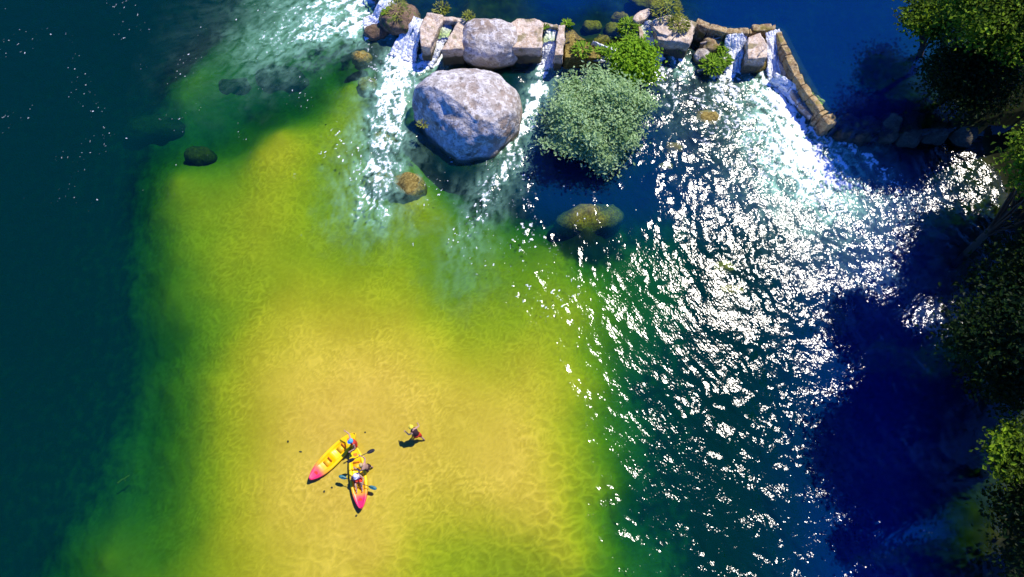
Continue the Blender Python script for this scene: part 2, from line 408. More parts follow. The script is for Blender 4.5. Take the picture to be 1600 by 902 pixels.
sandy = (1 - rocky) * np.where(up, 0, 1)
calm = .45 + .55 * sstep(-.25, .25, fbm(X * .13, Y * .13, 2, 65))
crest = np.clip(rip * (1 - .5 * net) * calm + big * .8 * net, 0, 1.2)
tone = np.clip(.08 + .3 * tone + crest * .95, 0, 1.6)  # lines of focused sunlight painted pale into the sand along the ridges
Z = Z + sandy * (rip * .05 * (1 - .5 * net) * calm + big * .05 * net) * np.clip(1.35 - d * .35, .25, 1)
land = sstep(-0.15, 0.25, np.where(up, Z - UPZ, Z))
ny, nx = X.shape
idx = np.arange(nx * ny).reshape(ny, nx)
F = np.stack([idx[:-1, :-1], idx[:-1, 1:], idx[1:, 1:], idx[1:, :-1]], -1).reshape(-1, 4)
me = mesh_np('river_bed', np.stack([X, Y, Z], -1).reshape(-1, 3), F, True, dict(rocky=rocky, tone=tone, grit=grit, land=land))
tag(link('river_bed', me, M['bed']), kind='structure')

# jets of foam: polyline (pixels on the lower pool), width start/end (m), strength start/end
JETS = [  # last: how much air is beaten into the water below
 ([(606,42),(560,34),(490,45),(410,72),(340,98)], .9, 2.2, 1.1, .05, .8),
 ([(590,-5),(520,5),(440,22),(370,36)], 1.1, 2.3, .95, .05, .8),
 ([(640,60),(626,95),(612,150),(602,210),(592,270),(582,318)], 1.0, 1.6, 1.25, .5, .6),
 ([(684,78),(668,98),(640,112),(612,150)], 0.8, 1.1, 1.3, .6, .7),
 ([(858,95),(846,130),(826,180),(800,240),(770,290),(735,350),(720,430)], 0.5, 1.3, 1.15, .15, .45),
 ([(872,98),(930,100),(1000,92)], .5, .6, 1.0, .7, .5),
 ([(1018,86),(1032,120),(1052,160),(1075,220)], .5, 1.2, .9, .15, .2),
 ([(1062,90),(1070,104)], .6, .7, 1.2, 1.0, .5),
 ([(1148,85),(1134,112),(1130,150),(1155,210)], .8, 1.3, 1.05, .3, .3),
 ([(1205,70),(1214,120),(1228,170),(1248,225),(1272,262)], 1.3, 2.6, 1.7, 1.0, .8),
 ([(1268,262),(1310,310),(1370,380)], 2.0, 3.2, .85, .2, .35),
 ([(1312,216),(1355,245),(1400,285),(1432,330)], .6, 1.0, .8, .4, .2),
 ([(1130,110),(1160,180),(1200,240)], 1.7, 2.8, .6, .5, .2),
 ([(1040,110),(1090,160),(1130,240)], 1.2, 2.2, .48, .3, .05),
 ([(575,55),(590,110),(580,160)], .5, 1.0, .5, .25, .2),
]

def water_body(name, x0, x1, y0, y1, step, maskfn, ztop, upper=False):
    gx = np.arange(x0, x1 + step, step); gy = np.arange(y0, y1 + step, step)
    X, Y = np.meshgrid(gx, gy); ny, nx = X.shape
    px, py = pix(X, Y, ztop)
    if upper:
        chop = np.full(X.shape, 0.012); foam = np.zeros(X.shape) ; aer = np.zeros(X.shape)
    else:
        chop = np.clip(f_chop(X, Y), 0.015, 1.3)
        foam = np.zeros(X.shape); aer = np.zeros(X.shape)
        for k, (pl, w0, w1, s0, s1, ar) in enumerate(JETS):
            q = Pn(pl, 0.0); mg = max(w0, w1) * 2.6
            sel = (X > q[:, 0].min() - mg) & (X < q[:, 0].max() + mg) & (Y > q[:, 1].min() - mg) & (Y < q[:, 1].max() + mg)
            xs, ys = X[sel], Y[sel]
            d, s, o, L = polydist(xs, ys, q)
            t = s / L; wd = w0 + (w1 - w0) * t; st_ = s0 + (s1 - s0) * t
            wob = fbm(xs * .9 + 7 * k, ys * .9, 3, 40 + k)
            e = np.exp(-(np.maximum(d + wob * wd * .5, 0) / wd) ** 2 * 1.2)
            streak = fbm(s * 1.5 + wob, o * 2.6 + wob, 4, 60 + k, .6)
            foam[sel] = np.maximum(foam[sel], e * st_ * (0.70 + 0.85 * streak))
            aer[sel] = np.maximum(aer[sel], ar * np.exp(-((d + wob * wd * .6) / (wd * 1.35)) ** 2) * np.clip(st_, 0, 1) * np.clip(.75 + .8 * streak, 0, 1.2))
        aer = np.clip(aer, 0, .9)
        chop = np.clip(np.maximum(chop, np.minimum(foam, 1) * .9), 0, 1.3)
        # scattered flecks carried down from the falls
        fl = fbm(X * 1.1, Y * .45, 3, 77)
        band = np.exp(-(((px - 760) / 120) ** 2 + ((py - 330) / 110) ** 2)) + .8 * np.exp(-(((px - 540) / 45) ** 2 + ((py - 260) / 90) ** 2)) + .7 * np.exp(-(((px - 870) / 70) ** 2 + ((py - 430) / 90) ** 2))
        band = band + .55 * np.exp(-(((px - 330) / 170) ** 2 + ((py - 110) / 110) ** 2)) + .35 * np.exp(-(((px - 130) / 140) ** 2 + ((py - 180) / 200) ** 2))  # last band paints sun sparkle on the left water as flecks
        foam = np.maximum(foam, np.clip(band, 0, 1) * np.clip(.14 + .22 * fl, 0, .3))
        # specks in lines along the current; the left ones are painted sun sparkle
        sp = sstep(.38, .48, fbm(X * 5.2, Y * 3.0, 2, 81)) * sstep(.0, .3, fbm(X * .55, Y * .28, 3, 83))
        sparkle = sstep(.44, .54, fbm(X * 5.0 + Y * 2.4, Y * 4.0 - X * 2.4, 2, 85)) * sstep(.12, .42, fbm(X * .35 + Y * .2, Y * .35 - X * .2, 3, 87))
        lft = sstep(620, 480, px) * sstep(520, 250, py)
        foam = np.maximum(foam, np.maximum(sp * np.clip(band * 1.6 * sstep(300, 500, px), 0, 1), sparkle * lft * .70) * .60)
    if upper: turb_shade = sstep(.7, 2.1, f_up(X, Y)); blue = np.full(X.shape, .85)  # blue of the still pool stands in for reflected sky
    else:
        dd = np.clip(f_depth(X, Y), 0, 5)
        turb_shade = sstep(1.3, 3.0, dd) * (1 - .75 * sstep(1380, 1510, px)); blue = np.maximum(sstep(1120, 1380, px), .6 * sstep(780, 860, px) * sstep(420, 300, py))  # blue paints navy tree shade; the fade darkens toward the shaded bank
    ca, sa = math.cos(R(56)), math.sin(R(56))
    xr, yr = X * ca - Y * sa, X * sa + Y * ca
    h = chop * (0.085 * fbm(xr * .55, yr * .8, 2, 11) + 0.034 * fbm(xr * 1.9, yr * 3.3, 2, 15)) * (.6 + .8 * sstep(-.2, .35, fbm(xr * .14, yr * .55, 3, 13))) + 0.05 * np.minimum(foam, 1) * fbm(X * 2.2, Y * 2.2, 2, 19)
    if not upper: h = h + 0.12 * np.clip(foam - .3, 0, 1)
    Zt = ztop + h
    cm = maskfn((X[:-1, :-1] + X[1:, 1:]) / 2, (Y[:-1, :-1] + Y[1:, 1:]) / 2)
    idx = np.arange(nx * ny).reshape(ny, nx); N = nx * ny
    a, b, c, d = idx[:-1, :-1], idx[:-1, 1:], idx[1:, 1:], idx[1:, :-1]
    top = np.stack([a, b, c, d], -1)[cm]; bot = np.stack([d, c, b, a], -1)[cm] + N
    sides = []
    pad = np.pad(cm, 1)
    for dy, dx, p, q in ((-1, 0, a, b), (0, 1, b, c), (1, 0, c, d), (0, -1, d, a)):
        nb = pad[1 + dy:1 + dy + cm.shape[0], 1 + dx:1 + dx + cm.shape[1]]
        m = cm & ~nb
        sides.append(np.stack([q[m], p[m], p[m] + N, q[m] + N], -1))
    F = np.vstack([top, bot] + sides)
    V = np.vstack([np.stack([X, Y, Zt], -1).reshape(-1, 3), np.stack([X, Y, np.full(X.shape, -8.0)], -1).reshape(-1, 3)])
    used = np.zeros(len(V), bool); used[F.ravel()] = True
    remap = np.cumsum(used) - 1
    at = {k: np.tile(v.ravel(), 2)[used] for k, v in dict(chop=chop, foam=foam, aer=aer, turb_shade=turb_shade, blue=blue).items()}
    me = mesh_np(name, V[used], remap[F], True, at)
    o = tag(link(name, me, M['water']), kind='structure')
    return o

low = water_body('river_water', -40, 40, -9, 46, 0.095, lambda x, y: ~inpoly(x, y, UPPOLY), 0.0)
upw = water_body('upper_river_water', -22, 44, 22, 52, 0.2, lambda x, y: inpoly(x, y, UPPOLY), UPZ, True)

# ------------------------------------------------------------------ rocks
def rock_mesh(name, rad, seed, power=2.4, rough=0.12, sub=5, tilt=(0, 0), freq=0.5, cut=None, lobes=None):
    bm = bmesh.new(); bmesh.ops.create_icosphere(bm, subdivisions=sub, radius=1.0)
    rnd = random.Random(seed); off = Vector((rnd.uniform(-50, 50), rnd.uniform(-50, 50), rnd.uniform(-50, 50)))
    rx, ry, rz = rad; big = (rx + ry + rz) / 3
    for v in bm.verts:
        n = v.co.normalized()
        k = (abs(n.x) ** power + abs(n.y) ** power + abs(n.z) ** power) ** (-1.0 / power)
        az = math.atan2(n.y, n.x)
        lb = 1.0
        if lobes:
            ang = (math.degrees(az)) % 360
            for i in range(len(lobes)):
                a0, r0 = lobes[i]; a1, r1 = lobes[(i + 1) % len(lobes)]
                if a1 <= a0: a1 += 360
                aa = ang if ang >= a0 else ang + 360
                if a0 <= aa <= a1:
                    t = (aa - a0) / (a1 - a0); t = t * t * (3 - 2 * t); lb = r0 + (r1 - r0) * t; break
            lb = 1 + (lb - 1) * (1 - abs(n.z) ** 3)
        q = Vector((n.x * k * rx * lb, n.y * k * ry * lb, n.z * k * rz))
        q.z += (q.x * tilt[0] + q.y * tilt[1]) * (1 if q.z > 0 else 0) * min(1, max(0, q.z / rz))
        if cut:
            for cn, cd in cut:
                cn = Vector(cn).normalized(); ex = q.dot(cn) - cd
                if ex > 0: q -= cn * ex * .84
        p = q * (freq / big * 3) + off
        dsp = mnoise.fractal(p * 0.8, 1.0, 2.0, 3) * rough * big * 0.9 + mnoise.fractal(p * 4, 1.0, 2.0, 4) * rough * big * 0.14
        q += n * dsp
        v.co = q
    me = bpy.data.meshes.new(name); bm.to_mesh(me); bm.free()
    me.polygons.foreach_set('use_smooth', np.ones(len(me.polygons), bool))
    return me

def rock(name, loc, rad, seed, mat, label, cat='rock', rz=0.0, group=None, **kw):
    o = link(name, rock_mesh(name, rad, seed, **kw), M[mat]); o.location = loc; o.rotation_euler = (0, 0, rz)
    return tag(o, label, cat, group)

b = P(733, 190, 0)
rock('boulder', (b.x, b.y, 0.5), (3.45, 3.2, 2.8), 4, 'granite', 'huge rounded pale granite boulder standing alone below the weir', 'boulder',
     power=2.6, rough=0.12, sub=6, tilt=(-0.10, -0.08), cut=[((-.58, -.68, .44), 2.0), ((.1, -.95, .3), 2.45), ((.7, -.7, .2), 2.8)], lobes=[(0, 1.0), (45, .93), (90, 1.03), (135, .95), (180, 1.05), (225, 1.02), (270, 1.0), (315, .86)])
b = P(765, 60, UPZ)
rock('boulder', (b.x, b.y - .1, 0.75), (2.0, 1.45, 1.55), 12, 'granite', 'grey lichen boulder built into the weir between the stone piers', 'boulder',
     power=2.8, rough=0.12, sub=6, tilt=(0, .08))

SUBM = [ # px, py, rx, ry, z centre, rz, mat, label
 (920,352,2.2,1.15,-2.15,1.95,'brown','brown algae covered rock just under the water below the willow bush'),
 (640,293,1.15,.85,-.7,.95,'brown','ochre rock just under the foam below the big boulder'),
 (597,285,1.0,.9,-.95,.8,'brown','sunken brown rock in the foam left of the ochre rock'),
 (603,218,.9,.7,-.75,.6,'brown','sunken brown rock in the rapid left of the big boulder'),
 (314,246,1.05,.65,-1.75,.7,'darkr','dark square rock under green water at the edge of the sandbar'),
 (245,205,2.3,.9,-3.0,1.0,'darkr','long dark rock deep in the green water left of the sandbar'),
 (365,140,1.6,.9,-2.9,.9,'darkr','dark rock deep in the water below the left white water'),
 (450,125,2.4,1.0,-2.8,.9,'darkr','broad dark rock under water left of the weir foot'),
 (520,205,.9,.4,-1.35,.4,'darkr','small dark rock on the sandbar below the weir foot'),
 (1052,232,.6,.4,-.5,.35,'brown','small ochre rock under water right of the willow bush'),
 (1040,262,.5,.3,-.7,.3,'brown','small sunken rock below the ochre one right of the willow bush'),
 (1143,453,.75,.3,-.55,.3,'brown','narrow brown rock in the middle of the glittering rapid'),
 (1130,418,.7,.4,-.7,.3,'brown','sunken brown rock above the narrow one in the glittering rapid'),
 (1105,185,.8,.6,-.35,.45,'brown','brown rock in the white rapid right of the willow bush'),
 (565,92,.75,.55,-.45,.5,'brown','ochre rock at the left foot of the weir'),
 (590,50,.9,.6,.15,.6,'mossr','dark rock between the two left falls of the weir'),
 (575,135,.7,.6,-.85,.5,'brown','brown rock under water at the edge of the left rapid'),
 (925,42,.65,.4,.55,.4,'brown','ochre stone under the calm water above the weir gap'),
 (957,46,.55,.45,.5,.4,'brown','second ochre stone under the calm water above the weir gap'),
 (968,27,.6,.3,.75,.35,'brown','bright yellowish stone just under water beside the ferns'),
 (940,65,.6,.4,.7,.4,'brown','brown stone at the lip of the weir gap'),
 (1015,2,1.4,.7,.6,.5,'brown','pale sunken rock above the pier with the shrub'),
 (1110,72,.75,.6,.35,.6,'wallst','tan rubble rock among the driftwood below the curved wall'),
 (1097,88,.6,.5,.2,.5,'granite','grey rubble rock left of the driftwood plants'),
 (1178,104,.9,.5,.0,.5,'brown','dark ribbed rock at the foot of the square pier'),
]
for i, (px, py, rx, ry, zc, rz_, m, lb) in enumerate(SUBM):
    p = P(px, py, zc)
    rock('submerged_rock' if zc < 0.1 else 'rock', p, (rx, ry, rz_), 100 + i, m, lb, 'rock', rz=random.Random(i).uniform(-.3, .3), power=2.2, rough=.22, sub=4)
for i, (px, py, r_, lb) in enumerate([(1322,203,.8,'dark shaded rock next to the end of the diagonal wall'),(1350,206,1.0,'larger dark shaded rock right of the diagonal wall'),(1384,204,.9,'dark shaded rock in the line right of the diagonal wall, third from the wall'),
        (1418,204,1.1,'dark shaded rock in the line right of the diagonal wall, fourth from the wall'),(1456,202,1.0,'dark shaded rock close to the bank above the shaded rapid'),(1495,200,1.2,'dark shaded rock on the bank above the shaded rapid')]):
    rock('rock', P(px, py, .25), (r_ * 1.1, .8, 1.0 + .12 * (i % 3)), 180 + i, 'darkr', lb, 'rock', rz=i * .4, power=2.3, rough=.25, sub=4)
rnd = random.Random(8)
for i, (px, py, lb) in enumerate([(507,768,'small dark pebble on the sand below the red bow of the diagonal kayak'),(519,762,'small dark pebble on the sand between the two kayak bows'),(571,676,'small dark pebble on the sand above the two kayaks'),(470,706,'small dark pebble on the sand left of the diagonal kayak'),(557,806,'small dark pebble on the sand just below the lower kayak bow'),(450,690,'small dark pebble on the sand farthest left of the kayaks')]):
    q = P(px, py, -.2); zq = float(bed_z(np.array([q.x]), np.array([q.y]))[0][0])
    rock('pebble', (q.x, q.y, zq + .03), (rnd.uniform(.05, .09), rnd.uniform(.04, .07), .05), 260 + i, 'darkr', lb, 'pebble', rz=i, group='pebbles on the sand', power=2.1, rough=.2, sub=2)
# mossy outcrop at the left end of the weir
p = P(625, 30, .9)
rock('rock_outcrop', p, (1.3, 1.1, .8), 31, 'mossr', 'brown mossy rock outcrop at the left end of the weir', 'rock', power=2.3, rough=.25, sub=5)

# ------------------------------------------------------------------ cut stone piers and walls of the weir
def slab_mesh(name, poly, zt, zb, seed=0, bev=0.06, amp=0.13, slope=None):
    """poly: world xy outline of the top; extruded down, edges worn"""
    bm = bmesh.new()
    pts = [Vector((q[0], q[1], zt)) for q in poly]
    area = sum(pts[i].x * pts[(i + 1) % len(pts)].y - pts[(i + 1) % len(pts)].x * pts[i].y for i in range(len(pts)))
    if area < 0: pts.reverse()
    f = bm.faces.new([bm.verts.new(q) for q in pts])
    r = bmesh.ops.extrude_face_region(bm, geom=[f])
    for v in [g for g in r['geom'] if isinstance(g, bmesh.types.BMVert)]: v.co.z = zb
    bmesh.ops.recalc_face_normals(bm, faces=bm.faces)
    bmesh.ops.bevel(bm, geom=list(bm.edges), offset=bev, segments=2, affect='EDGES', profile=.5)
    bmesh.ops.triangulate(bm, faces=bm.faces)
    for _ in range(4):
        es = [e for e in bm.edges if e.calc_length() > 0.24]
        if not es: break
        bmesh.ops.subdivide_edges(bm, edges=es, cuts=1)
        bmesh.ops.triangulate(bm, faces=bm.faces)
    rnd = random.Random(seed); off = Vector((rnd.uniform(0, 99), rnd.uniform(0, 99), 0))
    bm.normal_update()
    for v in bm.verts:
        v.co += v.normal * (mnoise.fractal(v.co * 1.3 + off, 1, 2, 4) * amp)
        if slope: v.co.z += (v.co.x - pts[0].x) * slope[0] + (v.co.y - pts[0].y) * slope[1]
    me = bpy.data.meshes.new(name); bm.to_mesh(me); bm.free()
    return me

def pier(name, label, polys, base_px, cat='weir pier'):
    """polys: (part name, pixel outline at its top level, top z, bottom z, material)"""
    o = empty(name, P(base_px[0], base_px[1], 0)); tag(o, label, cat)
    for i, (pn, pl, zt, zb, m) in enumerate(polys):
        xy = [P(a, b, zt)[:2] for a, b in pl]
        q = link(pn, slab_mesh(pn, [(x - o.location.x, y - o.location.y) for x, y in xy], zt, zb, seed=len(name) * 7 + i), M[m], o)
    return o

pier('slotted_stone_pier', 'U shaped pale stone pier with an open slot left of the grey lichen boulder', [
    ('left_stone', [(657,73),(657,43),(668,21),(692,25),(690,34),(671,73)], 1.75, -.8, 'block'),
    ('lintel_stone', [(692.5,25),(728,29),(719,34.5),(690.8,32)], 1.72, -.2, 'block'),
    ('right_stone', [(715,35.5),(727,30),(723,76),(689,78)], 1.70, -.8, 'block')], (690, 60))
pier('flat_stone_pier', 'flat topped pale stone pier right of the grey lichen boulder', [
    ('slab', [(796,36),(812,27),(836,30),(850,36),(846,76),(800,74)], 1.7, -.8, 'block'),
    ('lintel_stone', [(851,35.5),(871,38.5),(871,43),(850.5,41)], 1.6, .2, 'block')], (825, 60))
pier('narrow_stone_pier', 'narrow upright tan stone pier on the right of the first chute', [
    ('slab', [(872.5,38),(883,39),(879,86),(867,86)], 1.75, -.8, 'block')], (876, 70))
pier('sloping_stone_apron', 'brown sloping stone apron beside the narrow pier', [
    ('slab', [(884,42),(898,46),(905,55),(925,68),(938,80),(938,91),(882,90)], 1.24, -.6, 'brown')], (905, 75), 'apron')
pier('shrub_stone_pier', 'broken stone pier with a yellow green shrub growing on it', [
    ('top_stone', [(988,30),(1000,17),(1014,13),(1016,22),(1010,30),(996,34)], 1.75, -.4, 'block'),
    ('left_stone', [(996,36),(1000,36),(1012,70),(1008,80),(1001,66)], 1.5, -.6, 'block'),
    ('right_stone', [(1019,32),(1040,24),(1060,26),(1089,36),(1077,69),(1062,65),(1028,62)], 1.7, -.6, 'block'),
    ('broken_stone', [(1019,40),(1040,37),(1052,48),(1044,56),(1030,52)], 1.92, 1.6, 'block')], (1040, 55))
pier('square_stone_pier', 'square pale stone pier standing between two white chutes', [
    ('slab', [(1169,58),(1189,50),(1200,77),(1199,90),(1168,92)], 1.65, -.6, 'block')], (1184, 75))
pier('low_stone_block', 'small brown stone block at the lower end of the diagonal wall', [
    ('slab', [(1284,182),(1302,176),(1308,190),(1294,196)], 1.55, -.6, 'wallst')], (1296, 188))

def wall(name, label, pl, width, zt, seed, leng=(.7, 1.7), mat='wallst', zb=-.8):
    rnd = random.Random(seed)
    pts = [P(a, b, zt) for a, b in pl]
    o = empty(name, (pts[0].x, pts[0].y, 0)); tag(o, label, 'stone wall')
    # walk the line, stones butted end to end
    L = [0.0]
    for i in range(len(pts) - 1): L.append(L[-1] + (pts[i + 1] - pts[i]).length)
    def at(s):
        for i in range(len(pts) - 1):
            if s <= L[i + 1] or i == len(pts) - 2:
                return pts[i].lerp(pts[i + 1], min(1, (s - L[i]) / (L[i + 1] - L[i])))
    s = 0.0; k = 0
    while s < L[-1] - .15:
        l = min(rnd.uniform(*leng), L[-1] - s); a, c = at(s + .012), at(s + l - .012)
        e = (c - a); e.z = 0; e.normalize(); nrm = Vector((-e.y, e.x, 0)); wj = width * rnd.uniform(.8, 1.2); z = zt + rnd.uniform(-.07, .06)
        q = [v + e * rnd.uniform(-.015, .0) + nrm * rnd.uniform(-.07, .07) for v in (a - nrm * wj / 2, c - nrm * wj / 2, c + nrm * wj / 2, a + nrm * wj / 2)]
        mid = (a + c) / 2
        me = slab_mesh('stone', [(v.x - mid.x, v.y - mid.y) for v in q], z, zb, seed * 50 + k, .07, .10)
        st_ = link('stone', me, M[mat], o); st_.location = (mid.x - o.location.x, mid.y - o.location.y, 0)
        s += l; k += 1
    return o
wall('curved_wall', 'thin curved stone wall crest right of the shrub pier', [(1088,32),(1110,40),(1130,47),(1152,49),(1175,48)], .42, 1.5, 3)
wall('short_wall', 'short ochre wall crest above the square pier', [(1176,45),(1196,43),(1214,42)], .40, 1.5, 5)
wall('diagonal_wall', 'ochre diagonal stone wall holding back the blue water on the right', [(1218,50),(1230,80),(1245,112),(1262,142),(1282,168),(1290,178)], .5, 1.5, 7)
wall('sunken_apron_wall', 'pale wet apron along the lower side of the diagonal wall', [(1226,92),(1240,128),(1258,160),(1275,180)], .7, .75, 9, mat='granite')

# ------------------------------------------------------------------ falling water in the gaps of the weir
def chute(label, path, w0, w1, seed, bulge=.10):
    """path: pixel, pixel, z"""
    pts = [P(a, b, z) for a, b, z in path]; n = 70; m = 36
    V = []; S_ = []
    seg = len(pts) - 1
    for i in range(n):
        t = i / (n - 1) * seg; k = min(int(t), seg - 1); f = t - k
        p0, p1, p2, p3 = pts[max(k - 1, 0)], pts[k], pts[k + 1], pts[min(k + 2, seg)]
        c = 0.5 * ((2 * p1) + (p2 - p0) * f + (2 * p0 - 5 * p1 + 4 * p2 - p3) * f * f + (3 * p1 - p0 - 3 * p2 + p3) * f ** 3)
        e = (p2 - p1); e.z = 0; e.normalize(); nr = Vector((-e.y, e.x, 0)); wd = w0 + (w1 - w0) * i / (n - 1)
        for j in range(m):
            u = j / (m - 1) * 2 - 1
            sn = mnoise.fractal(Vector((u * wd * 3.4, i * .06, seed * 3.7)), .8, 2, 5)
            z = c.z + bulge * (1 - u * u) + sn * .16 * (0.25 + i / n)
            V.append((c.x + nr.x * u * wd / 2, c.y + nr.y * u * wd / 2, z)); S_.append(0.42 + 0.5 * i / n + sn * .7)
    idx = np.arange(n * m).reshape(n, m)
    F = np.stack([idx[:-1, :-1], idx[:-1, 1:], idx[1:, 1:], idx[1:, :-1]], -1).reshape(-1, 4)
    me = mesh_np('waterfall', V, F, True, dict(streak=S_))
    o = link('waterfall', me, M['foam']); sm = o.modifiers.new('thick', 'SOLIDIFY'); sm.thickness = .12; sm.offset = -1
    return tag(o, label, 'waterfall', 'water falling through the weir', 'structure')
chute('white water falling off the left end of the weir', [(612,2,1.35),(602,16,1.1),(596,30,.6),(584,42,.1),(570,46,-.08)], 1.3, 1.9, 1)
chute('white fall left of the U shaped pier', [(652,30,1.3),(646,45,1.15),(640,62,.6),(632,84,.1),(628,95,-.08)], 1.0, 2.0, 2)
chute('water sliding through the slot of the U shaped pier', [(699,40,1.1),(690,56,.9),(682,72,.6),(672,88,.15),(664,98,-.08)], .75, 1.3, 3)
chute('smooth chute between the flat pier and the narrow pier', [(862,46,1.15),(860,62,1.0),(858,80,.6),(856,94,.12),(852,106,-.08)], .95, 1.0, 4)
chute('low fall behind the willow bush', [(960,80,1.2),(958,86,.9),(956,92,.4),(955,100,-.05)], 3.0, 4.0, 5)
chute('dark chute through the shrub pier', [(1008,36,1.1),(1014,52,1.0),(1019,70,.6),(1023,84,.1),(1028,98,-.08)], .8, 1.0, 6)
chute('white fall left of the square pier', [(1150,54,1.25),(1149,66,.9),(1147,80,.4),(1142,98,.05),(1138,112,-.1)], 1.35, 1.7, 7)
chute('big white fall right of the square pier', [(1206,50,1.3),(1209,66,1.0),(1212,90,.5),(1216,115,.1),(1220,132,-.1)], .9, 1.7, 8)
chute('white fall spilling over the diagonal wall', [(1250,136,.8),(1246,142,.6),(1240,150,.3),(1232,158,-.05)], 3.6, 3.8, 9)

# ------------------------------------------------------------------ leaves, plants and trees
def leaf_mesh(name, Cc, Nn, ln, wd, seed=0, up=None):
    rg = np.random.default_rng(seed); n = len(Cc)
    Nn = Nn / (np.linalg.norm(Nn, axis=1, keepdims=True) + 1e-9)
    t = rg.normal(size=(n, 3)) if up is None else up
    t = t - (t * Nn).sum(1, keepdims=True) * Nn; t /= np.linalg.norm(t, axis=1, keepdims=True) + 1e-9
    s = np.cross(Nn, t)
    k = rg.uniform(.65, 1.35, (n, 1)); a, b = ln * k, wd * k
    fold = Nn * b * .35
    V = np.stack([Cc - t * a / 2, Cc + s * b / 2 + fold, Cc + t * a / 2, Cc - s * b / 2 + fold], 1).reshape(-1, 3)
    F = np.arange(4 * n).reshape(n, 4)
    return mesh_np(name, V, F, False)

def tube(bm, pts, rads, sides=7):
    rings = []
    for i, (p, r) in enumerate(zip(pts, rads)):
        e = (pts[min(i + 1, len(pts) - 1)] - pts[max(i - 1, 0)]).normalized()
        a = e.cross(Vector((0, 0, 1)) if abs(e.z) < .9 else Vector((1, 0, 0))).normalized(); b = e.cross(a)
        rings.append([bm.verts.new(p + (a * math.cos(2 * math.pi * k / sides) + b * math.sin(2 * math.pi * k / sides)) * r) for k in range(sides)])
    for i in range(len(rings) - 1):
        for k in range(sides):
            bm.faces.new((rings[i][k], rings[i][(k + 1) % sides], rings[i + 1][(k + 1) % sides], rings[i + 1][k]))
    bm.faces.new(rings[0][::-1]); bm.faces.new(rings[-1])

def bm_obj(name, bm, mat, parent=None, smooth=True):
    bmesh.ops.recalc_face_normals(bm, faces=bm.faces)
    me = bpy.data.meshes.new(name); bm.to_mesh(me); bm.free()
    if smooth: me.polygons.foreach_set('use_smooth', np.ones(len(me.polygons), bool))
    return link(name, me, mat, parent)

def tree(name, label, base, top, rad, seed, mat, nclump=120, nleaf=150, ll=.26, lw=.15, group=None, cat='tree', trunk_r=.22, flat=.75, limbs=22, clump=.62, lumpy=.28, upw=.75):
    """base: ground point; top: centre of the crown (world); rad: crown radii"""
    rnd = random.Random(seed); rg = np.random.default_rng(seed)
    o = empty(name, base); tag(o, label, cat, group)
    c = Vector(top) - Vector(base); rx, ry, rz = rad
    cl = []
    while len(cl) < nclump:
        v = rg.normal(size=3); v /= np.linalg.norm(v)
        if v[2] < -.55: continue
        r = rg.uniform(.25, 1.0) ** .45
        lump = 1 + lumpy * mnoise.noise(Vector(v * 2.1 + seed))
        cl.append(np.array([v[0] * rx, v[1] * ry, v[2] * rz]) * r * lump)
    cl = np.array(cl)
    cs = rg.uniform(.6, 1.35, nclump) * clump
    cnt = np.maximum(20, (nleaf * cs / clump).astype(int))
    ii = np.repeat(np.arange(nclump), cnt); N = len(ii)
    g = rg.normal(size=(N, 3)) * cs[ii][:, None] * np.array([1, 1, .62])
    pos = cl[ii] + g
    outw = pos / (np.array([rx, ry, rz]) ** 1.0); outw /= np.linalg.norm(outw, axis=1, keepdims=True) + 1e-9
    sunny = np.array(sv)
    nrm = outw * .5 + np.array([0, 0, upw]) + sunny * upw * .3 + rg.normal(size=(N, 3)) * .55
    co = pos + np.array(c)
    link('crown', leaf_mesh('crown', co, nrm, ll, lw, seed), M[mat], o)
    bm = bmesh.new()
    bend = Vector((rnd.uniform(-.4, .4), rnd.uniform(-.4, .4), 0))
    forks = [Vector((0, 0, -.4)), c * .3 + bend * .6, c * .62 + bend, c * .9]
    tube(bm, forks, [trunk_r * 1.25, trunk_r, trunk_r * .7, trunk_r * .25], 9)
    for k in range(limbs):
        e = Vector(cl[rnd.randrange(nclump)]) + c
        s0 = forks[1].lerp(forks[3], rnd.uniform(.0, .75)); mid = s0.lerp(e, .5) + Vector((rnd.uniform(-.3, .3), rnd.uniform(-.3, .3), rnd.uniform(0, .5)))
        tube(bm, [s0, mid, e], [trunk_r * .42, trunk_r * .24, .02], 6)
    bm_obj('trunk', bm, M['bark'], o)
    return o

# the willow below the weir
wb = P(925, 212, 0)
tree('willow_bush', 'round grey green willow bush growing in the river below the weir', (wb.x, wb.y - .1, -.6), (wb.x, wb.y + .1, 1.6), (2.85, 2.65, 2.1), 5, 'willow',
     nclump=165, nleaf=165, ll=.24, lw=.10, cat='bush', trunk_r=.16, limbs=34, clump=.40, lumpy=.8, upw=1.1)
gb = P(985, 125, 0)
tree('leafy_bush', 'bright green leafy bush at the upper right of the willow', (gb.x, gb.y, -.4), (gb.x, gb.y + .2, 1.6), (1.15, 1.25, .8), 6, 'lush',
     nclump=60, nleaf=120, ll=.24, lw=.15, cat='bush', trunk_r=.07, limbs=14, clump=.36)

